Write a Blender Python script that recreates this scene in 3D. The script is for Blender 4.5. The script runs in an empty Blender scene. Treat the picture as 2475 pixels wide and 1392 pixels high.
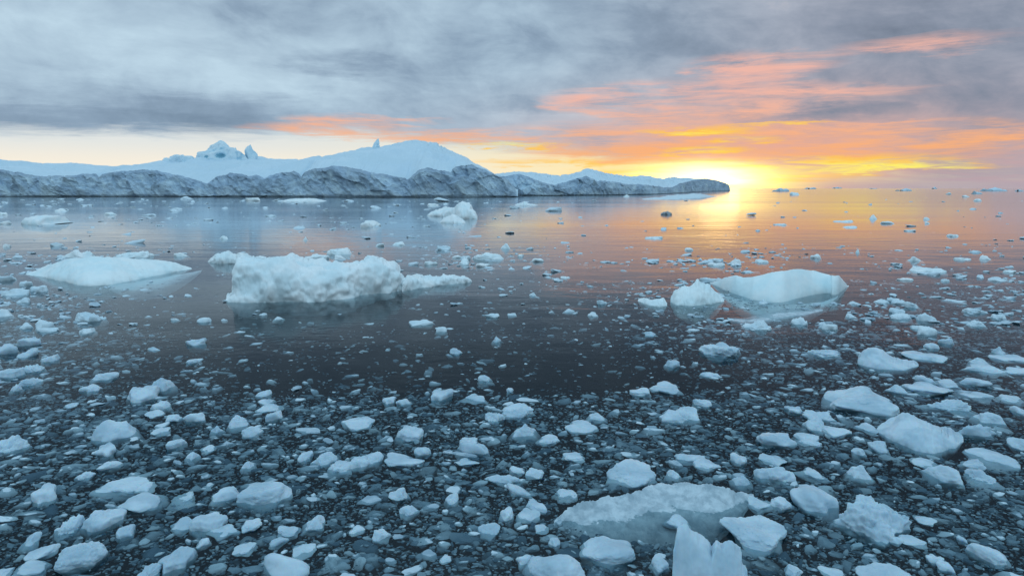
import bpy, math, random
import numpy as np
from mathutils import Vector
random.seed(7); RNG = np.random.default_rng(7)
SC = bpy.context.scene
COL = SC.collection
R = math.radians

# ------------------------------------------------------------------ camera
FW, FH = 2475.0, 1392.0
HFOV = 70.0
FS = FW / 2 / math.tan(R(HFOV / 2))
HORIZON = 455.5
PITCH = math.atan((FH / 2 - HORIZON) / FS)
CAM_H = 3.0
cd = bpy.data.cameras.new("camera"); cam = bpy.data.objects.new("camera", cd); COL.objects.link(cam)
cd.sensor_width = 36.0; cd.lens = 18.0 / math.tan(R(HFOV / 2)); cd.clip_start = 0.1; cd.clip_end = 60000
cam.location = (0, 0, CAM_H); cam.rotation_euler = (math.pi / 2 - PITCH, 0, 0)
SC.camera = cam
cp, sp_ = math.cos(PITCH), math.sin(PITCH)

def ray(sx, sy):
    xc = (sx - FW / 2) / FS; yc = (FH / 2 - sy) / FS
    return np.array([xc, cp + yc * sp_, -sp_ + yc * cp])
def ground(sx, sy):
    d = ray(sx, sy); t = -CAM_H / d[2]
    return d[0] * t, d[1] * t
def z_at(sx, sy, Y):
    d = ray(sx, sy); return CAM_H + d[2] * Y / d[1]
def project(x, y, z):
    dz = z - CAM_H
    depth = y * cp - dz * sp_; up = y * sp_ + dz * cp
    return FW / 2 + FS * x / depth, FH / 2 - FS * up / depth
def azel(sx, sy):
    d = ray(sx, sy); return math.degrees(math.atan2(d[0], d[1])), math.degrees(math.asin(d[2] / np.linalg.norm(d)))
S1456 = FW / 1456.0
def azel_s(x, y): return azel(x * S1456, y * S1456)

# ------------------------------------------------------------------ colour and node helpers
def lin(r, g, b):
    f = lambda c: (c / 255 / 12.92) if c / 255 <= .04045 else ((c / 255 + .055) / 1.055) ** 2.4
    return (f(r), f(g), f(b), 1.0)

class G:
    """node graph with arithmetic on sockets"""
    def __init__(self, nt): self.nt = nt; nt.nodes.clear()
    def n(self, t, **kw):
        nd = self.nt.nodes.new(t)
        for k, v in kw.items(): setattr(nd, k, v)
        return nd
    def put(self, sock, v):
        if isinstance(v, V): v = v.s
        if isinstance(v, bpy.types.NodeSocket): self.nt.links.new(v, sock)
        elif v is not None: sock.default_value = v
    def m(self, op, a, b=None, c=None, clamp=False):
        nd = self.n('ShaderNodeMath', operation=op, use_clamp=clamp)
        for i, v in enumerate((a, b, c)):
            if v is not None: self.put(nd.inputs[i], v)
        return V(self, nd.outputs[0])
    def vm(self, op, a, b=None, out=0):
        nd = self.n('ShaderNodeVectorMath', operation=op)
        self.put(nd.inputs[0], a)
        if b is not None: self.put(nd.inputs[1], b)
        return V(self, nd.outputs[out])
    def xyz(self, x, y, z):
        nd = self.n('ShaderNodeCombineXYZ')
        for i, v in enumerate((x, y, z)): self.put(nd.inputs[i], v)
        return V(self, nd.outputs[0])
    def sep(self, v):
        nd = self.n('ShaderNodeSeparateXYZ'); self.put(nd.inputs[0], v)
        return [V(self, o) for o in nd.outputs]
    def smooth(self, x, a, b, lo=0.0, hi=1.0, kind='SMOOTHSTEP'):
        nd = self.n('ShaderNodeMapRange', interpolation_type=kind)
        for i, v in enumerate((x, a, b, lo, hi)): self.put(nd.inputs[i], v)
        return V(self, nd.outputs[0])
    def mix(self, f, a, b, blend='MIX'):
        nd = self.n('ShaderNodeMix', data_type='RGBA', blend_type=blend)
        self.put(nd.inputs[0], f); self.put(nd.inputs[6], a); self.put(nd.inputs[7], b)
        return V(self, nd.outputs[2])
    def noise(self, vec, scale, detail=3, rough=.55, dist=0.0, lac=2.0, kind='FBM'):
        nd = self.n('ShaderNodeTexNoise', noise_dimensions='3D', noise_type=kind)
        self.put(nd.inputs['Vector'], vec); nd.inputs['Scale'].default_value = scale
        nd.inputs['Detail'].default_value = detail; nd.inputs['Roughness'].default_value = rough
        nd.inputs['Lacunarity'].default_value = lac; nd.inputs['Distortion'].default_value = dist
        return V(self, nd.outputs[0])
    def ramp(self, f, stops, kind='EASE'):
        nd = self.n('ShaderNodeValToRGB'); cr = nd.color_ramp; cr.interpolation = kind
        while len(cr.elements) < len(stops): cr.elements.new(0.5)
        for e, (p, c) in zip(cr.elements, stops):
            e.position = p; e.color = c if len(c) == 4 else (*c, 1)
        self.put(nd.inputs[0], f)
        return V(self, nd.outputs[0])
class V:
    def __init__(s, g, sock): s.g = g; s.s = sock
    def __add__(s, o): return s.g.m('ADD', s, o)
    __radd__ = __add__
    def __sub__(s, o): return s.g.m('SUBTRACT', s, o)
    def __rsub__(s, o): return s.g.m('SUBTRACT', o, s)
    def __mul__(s, o): return s.g.m('MULTIPLY', s, o)
    __rmul__ = __mul__
    def __truediv__(s, o): return s.g.m('DIVIDE', s, o)
    def __rtruediv__(s, o): return s.g.m('DIVIDE', o, s)
    def __pow__(s, o): return s.g.m('POWER', s, o)

# ------------------------------------------------------------------ sky
SUN_AZ, SUN_EL = azel_s(1072, 252)
world = bpy.data.worlds.new("World"); SC.world = world; world.use_nodes = True
def build_sky():
    g = G(world.node_tree)
    out = g.n('ShaderNodeOutputWorld'); bg = g.n('ShaderNodeBackground')
    tc = g.n('ShaderNodeTexCoord'); d = V(g, tc.outputs['Generated'])
    x, y, z = g.sep(d)
    az = g.m('ARCTAN2', x, y) * (180 / math.pi)
    el0 = g.m('ARCSINE', z) * (180 / math.pi)
    el = g.m('ABSOLUTE', el0)
    za = g.m('ABSOLUTE', z)
    # cloud sheet coordinates: a flat deck seen in perspective
    k = 1.0 / (za + 0.075)
    pv = g.xyz(x * k, y * k, 0.0)
    ov = g.xyz(az * 0.06, el * 0.30, 3.7)
    big = g.noise(pv, 0.55, 4, .55, .35)
    fine = g.noise(g.vm('ADD', pv, (7.1, 3.3, 0)), 1.7, 5, .62, .5)
    strk = g.noise(g.xyz(az * 0.085, el * 0.95, 1.3), 1.6, 5, .66, .5)
    puff = g.noise(ov, 2.2, 5, .6, .3)
    lmp = g.noise(g.xyz(az * .085, el * .165 + az * .012, 8.1), 1.9, 6, .6, .25)
    # warped sky coordinates for cloud features
    wa = az + (puff - .5) * 7.0 + (strk - .5) * 4.0
    we = el + (strk - .5) * 1.5 + (fine - .5) * 1.2 + (puff - .5) * .9
    wv = g.xyz(wa, we, 0.0)
    def blob(cx, cy, w, h, amp):
        a0, e0 = azel_s(cx, cy); wd, hd = w / 18.0 * 1.3, h / 18.0 * 1.3
        nd = g.n('ShaderNodeVectorMath', operation='MULTIPLY_ADD'); g.put(nd.inputs[0], wv)
        nd.inputs[1].default_value = (1 / wd, 1 / hd, 0); nd.inputs[2].default_value = (-a0 / wd, -e0 / hd, 0)
        r2 = g.vm('DOT_PRODUCT', V(g, nd.outputs[0]), V(g, nd.outputs[0]), out=1)
        return g.m('MULTIPLY_ADD', r2, -amp, amp)
    def total(lst):
        s = None
        for b in lst:
            v = blob(*b[:4], b[4] if len(b) > 4 else 1.0)
            s = g.m('MAXIMUM', v, 0.0) if s is None else s + g.m('MAXIMUM', v, 0.0)
        return s
    def bell(q, width):
        q = q / width
        return g.m('EXPONENT', q * q * -1.0)
    # 1 clear air below and behind the deck
    dsun = az - SUN_AZ
    clear = g.ramp(el / 16.0, [(0, lin(250, 236, 214)), (.10, lin(246, 238, 222)), (.22, lin(226, 230, 228)), (.5, lin(180, 203, 220)), (1, lin(150, 185, 215))])
    clear = g.mix(bell(dsun, 19.0) * .95, clear, lin(255, 230, 150))
    # 2 cloud deck
    ed = lambda x, y: ((azel_s(x, 300)[0] + 40.0) / 80.0, (max(azel_s(x, y)[1], 0) / 10.0,) * 3)
    edge = g.ramp((az + 40.0) / 80.0, [ed(0, 190), ed(250, 192), ed(380, 196), ed(480, 192), ed(640, 205), ed(760, 214), ed(900, 232), ed(1040, 246), ed(1200, 256), ed(1330, 268)]) * 10.0
    deck = g.smooth(el + (strk - .5) * 2.2 + (fine - .5) * .8, edge - .5, edge + .9)
    shade = (big - .5) * .35 + (fine - .5) * .3 + (lmp - .5) * 3.3 * g.smooth(el, 2.5, 7.0, .5, 1.0) + (strk - .5) * .25
    dark = total([(120, 170, 210, 16), (330, 162, 130, 22), (770, 150, 90, 12), (1140, 163, 110, 9), (1240, 60, 190, 46, .85),
                  (900, 45, 130, 40, .6), (1420, 140, 120, 40, .6), (480, 92, 60, 16), (640, 105, 140, 34, .6)])
    light = total([(170, 70, 240, 46), (560, 122, 110, 14, .8), (690, 20, 110, 22, .6), (330, 110, 130, 26, .7)])
    tone = g.smooth(.58 + shade * .40 + light * .22 - dark * .25, 0.0, 1.0, kind='LINEAR')
    cool = g.ramp(tone, [(0, lin(116, 138, 160)), (.35, lin(142, 165, 187)), (.65, lin(168, 192, 211)), (1, lin(190, 215, 231))], 'LINEAR')
    mauve = g.ramp(tone, [(0, lin(112, 124, 142)), (.35, lin(138, 148, 166)), (.7, lin(166, 172, 187)), (1, lin(206, 196, 198))], 'LINEAR')
    deckc = g.mix(g.smooth(az, -2.0, 26.0), cool, mauve)
    deckc = g.mix(bell(el - 2.4, 3.6) * bell(dsun, 15.0) * g.smooth(tone, .1, .7) * .9, deckc, lin(240, 174, 146))
    deckc = g.mix(bell(el, 3.0) * g.smooth(az, 8.0, 16.0) * g.smooth(strk, .4, .6) * .6, deckc, lin(206, 164, 164))
    col = g.mix(deck, clear, deckc)
    # 3 sunlit undersides
    pink = total([(530, 171, 100, 9), (450, 184, 90, 9, .9), (620, 193, 120, 9, .9), (890, 140, 110, 16), (1075, 92, 90, 16), (1000, 133, 140, 18, .9),
                  (1320, 62, 100, 12, .7), (1310, 186, 150, 13), (1130, 182, 120, 9), (1130, 135, 140, 14, .8),
                  (850, 190, 190, 14, .8), (960, 160, 130, 14, .8), (1190, 209, 220, 18, .8), (980, 217, 220, 16, .9)])
    pinkm = g.smooth(pink, .05, .8) * g.smooth(strk + (fine - .5) * .55, .30, .70)
    pinkc = g.mix(g.smooth(el, 2.0, 7.5), lin(255, 178, 112), lin(246, 186, 168))
    col = g.mix(pinkm * .88, col, pinkc)
    gold = total([(990, 187, 70, 6), (1008, 213, 60, 6), (1055, 200, 40, 6), (1190, 232, 150, 10), (1110, 245, 110, 11), (940, 248, 110, 9), (1300, 238, 100, 5),
                  (745, 207, 50, 4), (690, 206, 40, 3, .7), (1100, 176, 70, 3, .9), (790, 232, 130, 6, .7)])
    goldm = g.smooth(gold, .05, .8) * g.smooth(strk + (fine - .5) * .35, .34, .62)
    goldc = g.mix(g.smooth(gold, .6, 1.3), lin(255, 200, 84), lin(255, 240, 110))
    col = g.mix(goldm, col, goldc)
    # 4 glow round the hidden sun
    ga = wa * .25 + az * .75 - (SUN_AZ - 3.4); ge = el * .75 + we * .25 - .75
    def glow_(wx, wy):
        u = ga / wx; v = ge / wy
        return g.m('EXPONENT', (u * u + v * v) * -1.0)
    brk = g.smooth(strk, .38, .56, .2, 1.0)
    col = g.mix(g.m('MULTIPLY', glow_(7.5, 1.0) * brk, 1.1, clamp=True), col, (1.4, .84, .20, 1))
    col = g.mix(g.m('MULTIPLY', glow_(3.4, .85) * (brk * .4 + .6), 1.3, clamp=True), col, (4.8, 3.5, 1.3, 1))
    # 5 low haze on the right
    haze = bell(el, .8) * g.smooth(az, SUN_AZ + 1.0, SUN_AZ + 6.0)
    col = g.mix(haze * .9, col, g.mix(g.smooth(az, 17.0, 30.0), lin(226, 172, 158), lin(176, 164, 176)))
    # 6 the rest of the dome: unseen sky overhead and behind, brightened to light the ice
    nish = g.n('ShaderNodeTexSky', sky_type='NISHITA', sun_disc=False)
    nish.sun_elevation = R(max(SUN_EL, 1.0)); nish.sun_rotation = R(SUN_AZ)
    nb = g.vm('SCALE', V(g, nish.outputs[0])); g.put(nb.s.node.inputs['Scale'], 0.05)
    over = g.vm('ADD', g.ramp(g.noise(d, 1.6, 2), [(.3, (.38, .58, .74)), (.7, (.60, .84, 1.0))], 'LINEAR'), nb)
    rest = g.m('MAXIMUM', g.smooth(el, 13.5, 30.0), g.smooth(y, .5, .0))
    bg2 = g.n('ShaderNodeBackground'); g.put(bg2.inputs['Color'], over)
    g.put(bg.inputs['Color'], col)
    mxb = g.n('ShaderNodeMixShader'); g.put(mxb.inputs[0], rest)
    g.nt.links.new(bg.outputs[0], mxb.inputs[1]); g.nt.links.new(bg2.outputs[0], mxb.inputs[2])
    bg3 = g.n('ShaderNodeBackground'); bg3.inputs[0].default_value = (.02, .03, .04, 1)
    mx3 = g.n('ShaderNodeMixShader'); g.put(mx3.inputs[0], g.smooth(el0, -1.5, -.2))
    g.nt.links.new(bg3.outputs[0], mx3.inputs[1]); g.nt.links.new(mxb.outputs[0], mx3.inputs[2])
    g.nt.links.new(mx3.outputs[0], out.inputs[0])
    world.cycles.sampling_method = 'MANUAL'; world.cycles.sample_map_resolution = 512
build_sky()
ld = bpy.data.lights.new("sun", 'SUN'); sun = bpy.data.objects.new("sun", ld); COL.objects.link(sun)
ld.energy = 0.002; ld.angle = R(3.0); ld.color = (1.0, .55, .28)
se = R(1.2); sa = R(SUN_AZ - 2.4)
sd = Vector((math.sin(sa) * math.cos(se), math.cos(sa) * math.cos(se), math.sin(se)))
sun.rotation_euler = sd.to_track_quat('Z', 'Y').to_euler(); sun.location = sd * 50
SC.view_settings.view_transform = 'Standard'; SC.view_settings.look = 'None'; SC.view_settings.exposure = 0; SC.view_settings.gamma = 1
SC.cycles.use_denoising = True; SC.cycles.use_adaptive_sampling = True; SC.cycles.adaptive_threshold = .015
SC.cycles.adaptive_min_samples = 12; SC.cycles.max_bounces = 8; SC.cycles.transparent_max_bounces = 12; SC.cycles.diffuse_bounces = 3; SC.cycles.glossy_bounces = 3
SC.cycles.sample_clamp_indirect = 4.0; SC.cycles.caustics_reflective = False; SC.cycles.caustics_refractive = False

# ------------------------------------------------------------------ water
def mat(name):
    m = bpy.data.materials.new(name); m.use_nodes = True; return m, G(m.node_tree)
def sheet(name, xs, ys, z, m, kind='structure'):
    vs = [(x, y, z) for y in ys for x in xs]; nx = len(xs)
    fs = [(j * nx + i, j * nx + i + 1, (j + 1) * nx + i + 1, (j + 1) * nx + i) for j in range(len(ys) - 1) for i in range(nx - 1)]
    me = bpy.data.meshes.new(name); me.from_pydata(vs, [], fs); me.materials.append(m)
    o = bpy.data.objects.new(name, me); COL.objects.link(o); o['kind'] = kind
    return o
def water_material():
    m, g = mat("sea_water")
    out = g.n('ShaderNodeOutputMaterial')
    geo = g.n('ShaderNodeNewGeometry'); pos = V(g, geo.outputs['Position'])
    px, py, pz = g.sep(pos)
    dist = g.vm('LENGTH', pos, out=1)
    w1 = g.noise(g.xyz(px * .8, py, 0.0), 5.0, 2, .5)
    w2 = g.noise(g.xyz(px * .45, py, 4.0), .9, 3, .5, .3)
    w3 = g.noise(g.xyz(px * .3, py, 9.0), .16, 2, .5)
    patch = g.smooth(g.noise(g.xyz(px * .35, py, 2.0), .035, 2, .5), .38, .62)
    near = g.smooth(dist, 14.0, 70.0, 1.0, 0.0)
    far = g.smooth(dist, 18.0, 120.0, 1.0, .30)
    h = w1 * near * .0035 + (w2 * (.008 + patch * .016) + w3 * .045) * far
    b = g.n('ShaderNodeBump'); b.inputs['Strength'].default_value = 1.0; b.inputs['Distance'].default_value = 1.0
    g.put(b.inputs['Height'], h)
    nrm = V(g, b.outputs[0])
    c = g.m('ABSOLUTE', g.vm('DOT_PRODUCT', nrm, V(g, geo.outputs['Incoming']), out=1))
    fr = g.m('EXPONENT', g.m('POWER', c / .125, 1.6) * -1.0) * .96 + .018
    gl = g.n('ShaderNodeBsdfGlossy'); gl.inputs['Color'].default_value = (.93, .97, 1, 1)
    g.put(gl.inputs['Roughness'], .05 + patch * .03 + g.smooth(dist, 12.0, 90.0) * .035); g.put(gl.inputs['Normal'], nrm)
    tr = g.n('ShaderNodeBsdfTransparent'); tr.inputs['Color'].default_value = (.84, .93, .95, 1)
    df = g.n('ShaderNodeBsdfDiffuse'); df.inputs['Color'].default_value = (.020, .045, .064, 1)
    mx = g.n('ShaderNodeMixShader'); mx.inputs[0].default_value = .18
    g.nt.links.new(tr.outputs[0], mx.inputs[1]); g.nt.links.new(df.outputs[0], mx.inputs[2])
    m2 = g.n('ShaderNodeMixShader'); g.put(m2.inputs[0], fr)
    g.nt.links.new(mx.outputs[0], m2.inputs[1]); g.nt.links.new(gl.outputs[0], m2.inputs[2])
    g.nt.links.new(m2.outputs[0], out.inputs[0])
    return m
grid = [-30000, -3000, -600, -150, -40, 0, 40, 150, 600, 3000, 30000]
water = sheet("sea_water", grid, [-3000, -300, -40, 0, 10, 30, 80, 200, 600, 2000, 8000, 40000], 0.0, water_material())
ms, g = mat("seabed_dark")
o_ = g.n('ShaderNodeOutputMaterial'); bs = g.n('ShaderNodeBsdfDiffuse'); g.nt.links.new(bs.outputs[0], o_.inputs[0])
g.put(bs.inputs[0], g.mix(g.noise(V(g, g.n('ShaderNodeNewGeometry').outputs['Position']), .2), (.004, .007, .010, 1), (.007, .011, .015, 1)))
sheet("seabed", [-30000, 0, 30000], [-3000, 0, 40000], -40.0, ms)

# ------------------------------------------------------------------ vector noise
PERM = RNG.permutation(256); PERM = np.concatenate([PERM, PERM, PERM])
GRD = RNG.normal(size=(256, 3)); GRD /= np.linalg.norm(GRD, axis=1)[:, None]
def perlin(p):
    p = np.asarray(p, float); i = np.floor(p).astype(int); f = p - i; i &= 255
    u = f * f * f * (f * (f * 6 - 15) + 10)
    r = np.zeros(len(p))
    for c in range(8):
        o = np.array([c & 1, (c >> 1) & 1, c >> 2])
        h = PERM[PERM[PERM[i[:, 0] + o[0]] + i[:, 1] + o[1]] + i[:, 2] + o[2]]
        w = np.prod(np.where(o, u, 1 - u), axis=1)
        r += w * np.einsum('ij,ij->i', GRD[h], f - o)
    return r * 1.6
def fbm(p, oct=4, gain=.5, ridge=False):
    p = np.asarray(p, float); a = 1; s = np.zeros(len(p))
    for k in range(oct):
        n = perlin(p + 17.3 * k)
        s += a * ((1 - 2 * np.abs(n)) if ridge else n); a *= gain; p = p * 2.03
    return s

# ------------------------------------------------------------------ ice materials
def ice_material(name, base, tint, tint_scale, bump_d, bump_s, deep=.22, rough=.42, extra=None, island=0.0, sss=0.0, sub=1.0):
    m, g = mat(name)
    out = g.n('ShaderNodeOutputMaterial'); p = g.n('ShaderNodeBsdfPrincipled')
    geo = g.n('ShaderNodeNewGeometry'); pos = V(g, geo.outputs['Position'])
    x, y, z = g.sep(pos)
    n1 = g.noise(pos, tint_scale, 4, .6)
    col = g.mix(g.smooth(n1, .35, .65), base, tint)
    if extra: col = extra(g, pos, col)
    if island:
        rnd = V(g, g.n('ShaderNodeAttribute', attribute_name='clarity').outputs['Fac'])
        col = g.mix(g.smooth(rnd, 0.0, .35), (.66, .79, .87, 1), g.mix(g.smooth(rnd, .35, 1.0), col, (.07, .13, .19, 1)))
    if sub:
        # light lost with depth below the sea surface, painted into the ice colour
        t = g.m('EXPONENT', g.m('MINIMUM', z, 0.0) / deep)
        wet_shade = g.smooth(z, .0, .03, .92, 1.0)
        col = g.mix(t, (.015, .05, .07, 1), g.mix(wet_shade, (.20, .42, .50, 1), col))
    g.put(p.inputs['Base Color'], col)
    p.inputs['Roughness'].default_value = rough; p.inputs['IOR'].default_value = 1.31
    p.inputs['Specular IOR Level'].default_value = .1 if island else .3
    if sss:
        p.inputs['Subsurface Weight'].default_value = sss; p.inputs['Subsurface Radius'].default_value = (.3, .6, .8); p.inputs['Subsurface Scale'].default_value = .05
    b = g.n('ShaderNodeBump'); b.inputs['Strength'].default_value = 1.0; b.inputs['Distance'].default_value = 1.0
    g.put(b.inputs['Height'], g.noise(pos, bump_s, 5, .6) * bump_d + g.noise(pos, bump_s * 5, 3, .6) * bump_d * .22)
    g.nt.links.new(b.outputs[0], p.inputs['Normal']); g.nt.links.new(p.outputs[0], out.inputs[0])
    return m
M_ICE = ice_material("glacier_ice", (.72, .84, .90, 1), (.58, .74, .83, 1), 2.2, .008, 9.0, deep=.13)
M_NEAR = ice_material("clear_ice_dimmed", (.58, .72, .81, 1), (.40, .55, .65, 1), 2.6, .005, 11.0, deep=.09, rough=.34, sss=.5)  # clear bluish ice, with the dimmer foreground exposure put into its base colour
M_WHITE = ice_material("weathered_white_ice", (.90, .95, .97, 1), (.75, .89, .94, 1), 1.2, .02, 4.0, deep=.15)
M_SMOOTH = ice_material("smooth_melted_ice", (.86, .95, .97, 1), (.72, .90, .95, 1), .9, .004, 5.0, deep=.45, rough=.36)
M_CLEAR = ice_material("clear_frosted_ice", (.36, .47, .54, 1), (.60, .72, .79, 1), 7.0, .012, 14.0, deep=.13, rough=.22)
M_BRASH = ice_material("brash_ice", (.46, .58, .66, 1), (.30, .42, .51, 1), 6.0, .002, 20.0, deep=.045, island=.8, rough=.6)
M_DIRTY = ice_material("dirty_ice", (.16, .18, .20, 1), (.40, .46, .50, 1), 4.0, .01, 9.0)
def snow_extra(g, pos, col):
    n = g.noise(g.vm('MULTIPLY', pos, (.05, .05, .35)), 1.0, 3, .5)
    return g.mix(g.smooth(n, .4, .62) * .5, col, (.60, .75, .84, 1))
M_SNOW = ice_material("old_snow", (.66, .79, .88, 1), (.60, .75, .86, 1), .06, .35, .25, rough=.7, extra=snow_extra, sub=0)
def cave_extra(g, pos, col):
    n = g.noise(pos, .22, 3, .6)
    return g.mix(g.smooth(n, .55, .72) * .8, col, (.25, .50, .66, 1))
M_PINN = ice_material("blue_serac_ice", (.74, .85, .91, 1), (.58, .76, .86, 1), .18, .4, .3, rough=.6, extra=cave_extra, sub=0)
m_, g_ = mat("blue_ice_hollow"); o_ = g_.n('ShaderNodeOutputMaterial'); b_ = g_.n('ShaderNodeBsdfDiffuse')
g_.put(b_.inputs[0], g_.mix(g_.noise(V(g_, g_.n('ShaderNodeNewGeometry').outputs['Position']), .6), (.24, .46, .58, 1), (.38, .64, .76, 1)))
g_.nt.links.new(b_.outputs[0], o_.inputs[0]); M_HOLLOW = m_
def cliff_material():
    m, g = mat("dirty_ice_cliff")
    out = g.n('ShaderNodeOutputMaterial'); p = g.n('ShaderNodeBsdfPrincipled')
    geo = g.n('ShaderNodeNewGeometry'); pos = V(g, geo.outputs['Position']); x, y, z = g.sep(pos)
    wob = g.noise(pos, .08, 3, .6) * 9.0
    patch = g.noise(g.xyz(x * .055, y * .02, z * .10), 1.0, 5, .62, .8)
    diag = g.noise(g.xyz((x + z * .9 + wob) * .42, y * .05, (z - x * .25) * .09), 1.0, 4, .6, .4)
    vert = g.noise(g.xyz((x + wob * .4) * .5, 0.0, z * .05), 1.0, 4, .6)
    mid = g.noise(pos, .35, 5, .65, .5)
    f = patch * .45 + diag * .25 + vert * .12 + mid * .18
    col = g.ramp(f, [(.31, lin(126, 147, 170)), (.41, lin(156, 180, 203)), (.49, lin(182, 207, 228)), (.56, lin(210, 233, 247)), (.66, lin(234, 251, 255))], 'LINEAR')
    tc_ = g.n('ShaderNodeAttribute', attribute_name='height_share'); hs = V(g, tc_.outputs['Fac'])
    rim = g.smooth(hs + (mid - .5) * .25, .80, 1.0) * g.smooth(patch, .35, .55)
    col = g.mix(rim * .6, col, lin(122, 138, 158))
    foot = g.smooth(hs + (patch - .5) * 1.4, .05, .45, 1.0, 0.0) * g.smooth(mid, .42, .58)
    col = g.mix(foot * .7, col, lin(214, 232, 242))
    wet_shade = g.smooth(z, .12, .4, 1.0, 0.0)  # wet waterline band, with the dark shade of the undercut painted in
    col = g.mix(wet_shade * .85, col, (.012, .016, .02, 1))
    g.put(p.inputs['Base Color'], col); p.inputs['Roughness'].default_value = .65; p.inputs['Specular IOR Level'].default_value = .2
    b = g.n('ShaderNodeBump'); b.inputs['Strength'].default_value = 1.0; b.inputs['Distance'].default_value = 1.0
    g.put(b.inputs['Height'], diag * .9 + mid * .7 + vert * .4)
    g.nt.links.new(b.outputs[0], p.inputs['Normal']); g.nt.links.new(p.outputs[0], out.inputs[0])
    return m
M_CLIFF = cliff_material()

# ------------------------------------------------------------------ mesh helpers
def link_mesh(name, verts, faces, m, parent=None, loc=None, smooth=True, attr=None):
    me = bpy.data.meshes.new(name)
    verts = np.asarray(verts, np.float32); n = len(faces)
    if isinstance(faces, np.ndarray):
        k = faces.shape[1]
        me.vertices.add(len(verts)); me.vertices.foreach_set('co', verts.ravel())
        me.loops.add(n * k); me.loops.foreach_set('vertex_index', faces.astype(np.int32).ravel())
        me.polygons.add(n); me.polygons.foreach_set('loop_start', np.arange(0, n * k, k, dtype=np.int32))
        me.polygons.foreach_set('loop_total', np.full(n, k, np.int32))
        me.update(calc_edges=True)
    else:
        me.from_pydata([tuple(map(float, v)) for v in verts], [], faces)
    me.polygons.foreach_set('use_smooth', np.full(n, smooth))
    if attr:
        a = me.attributes.new(attr[0], 'FLOAT', 'POINT'); a.data.foreach_set('value', np.asarray(attr[1], np.float32))
    me.materials.append(m)
    o = bpy.data.objects.new(name, me); COL.objects.link(o)
    if loc is not None: o.location = loc
    if parent: o.parent = parent
    return o
def tag(o, label, cat, group=None):
    o['label'] = label; o['category'] = cat
    if group: o['group'] = group
    return o
def empty(name, loc, label, cat, group=None):
    o = bpy.data.objects.new(name, None); COL.objects.link(o); o.location = loc; o.empty_display_size = .2
    return tag(o, label, cat, group)
def grid_faces(nu, nv):
    i, j = np.meshgrid(np.arange(nu - 1), np.arange(nv - 1), indexing='ij'); a = (i * nv + j).ravel()
    return np.stack([a, a + nv, a + nv + 1, a + 1], 1)
def grid_normals(P):
    du = np.gradient(P, axis=0); dv = np.gradient(P, axis=1); n = np.cross(du, dv)
    return n / (np.linalg.norm(n, axis=2, keepdims=True) + 1e-9)
def facets(p, seed):
    """cracked relief: every cell is its own tilted plane"""
    r = np.random.default_rng(seed); J = r.uniform(0, 1, (4096, 3)); S = r.normal(size=(4096, 3)); O = r.normal(size=4096)
    i = np.floor(p).astype(int); best = np.full(len(p), 9e9); out = np.zeros(len(p))
    for a in (-1, 0, 1):
        for b in (-1, 0, 1):
            for c in (-1, 0, 1):
                q = i + np.array([a, b, c]); h = (q[:, 0] * 73856093 ^ q[:, 1] * 19349663 ^ q[:, 2] * 83492791) & 4095
                d = p - q - J[h]; e = (d * d).sum(1); w = e < best
                best = np.where(w, e, best); out = np.where(w, (d * S[h]).sum(1) * .8 + O[h] * .25, out)
    return out
def icosphere(sub):
    t = (1 + 5 ** .5) / 2
    v = [(-1, t, 0), (1, t, 0), (-1, -t, 0), (1, -t, 0), (0, -1, t), (0, 1, t), (0, -1, -t), (0, 1, -t), (t, 0, -1), (t, 0, 1), (-t, 0, -1), (-t, 0, 1)]
    f = [(0, 11, 5), (0, 5, 1), (0, 1, 7), (0, 7, 10), (0, 10, 11), (1, 5, 9), (5, 11, 4), (11, 10, 2), (10, 7, 6), (7, 1, 8), (3, 9, 4), (3, 4, 2), (3, 2, 6), (3, 6, 8), (3, 8, 9), (4, 9, 5), (2, 4, 11), (6, 2, 10), (8, 6, 7), (9, 8, 1)]
    v = [np.array(a) / np.linalg.norm(a) for a in v]
    for _ in range(sub):
        nf, cache = [], {}
        def mid(a, b):
            k = (min(a, b), max(a, b))
            if k not in cache:
                q = v[a] + v[b]; v.append(q / np.linalg.norm(q)); cache[k] = len(v) - 1
            return cache[k]
        for a, b, c in f:
            ab, bc, ca = mid(a, b), mid(b, c), mid(c, a)
            nf += [(a, ab, ca), (b, bc, ab), (c, ca, bc), (ab, bc, ca)]
        f = nf
    return np.array(v), np.array(f)
ICO = {k: icosphere(k) for k in (1, 2, 3, 4, 5)}

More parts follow.
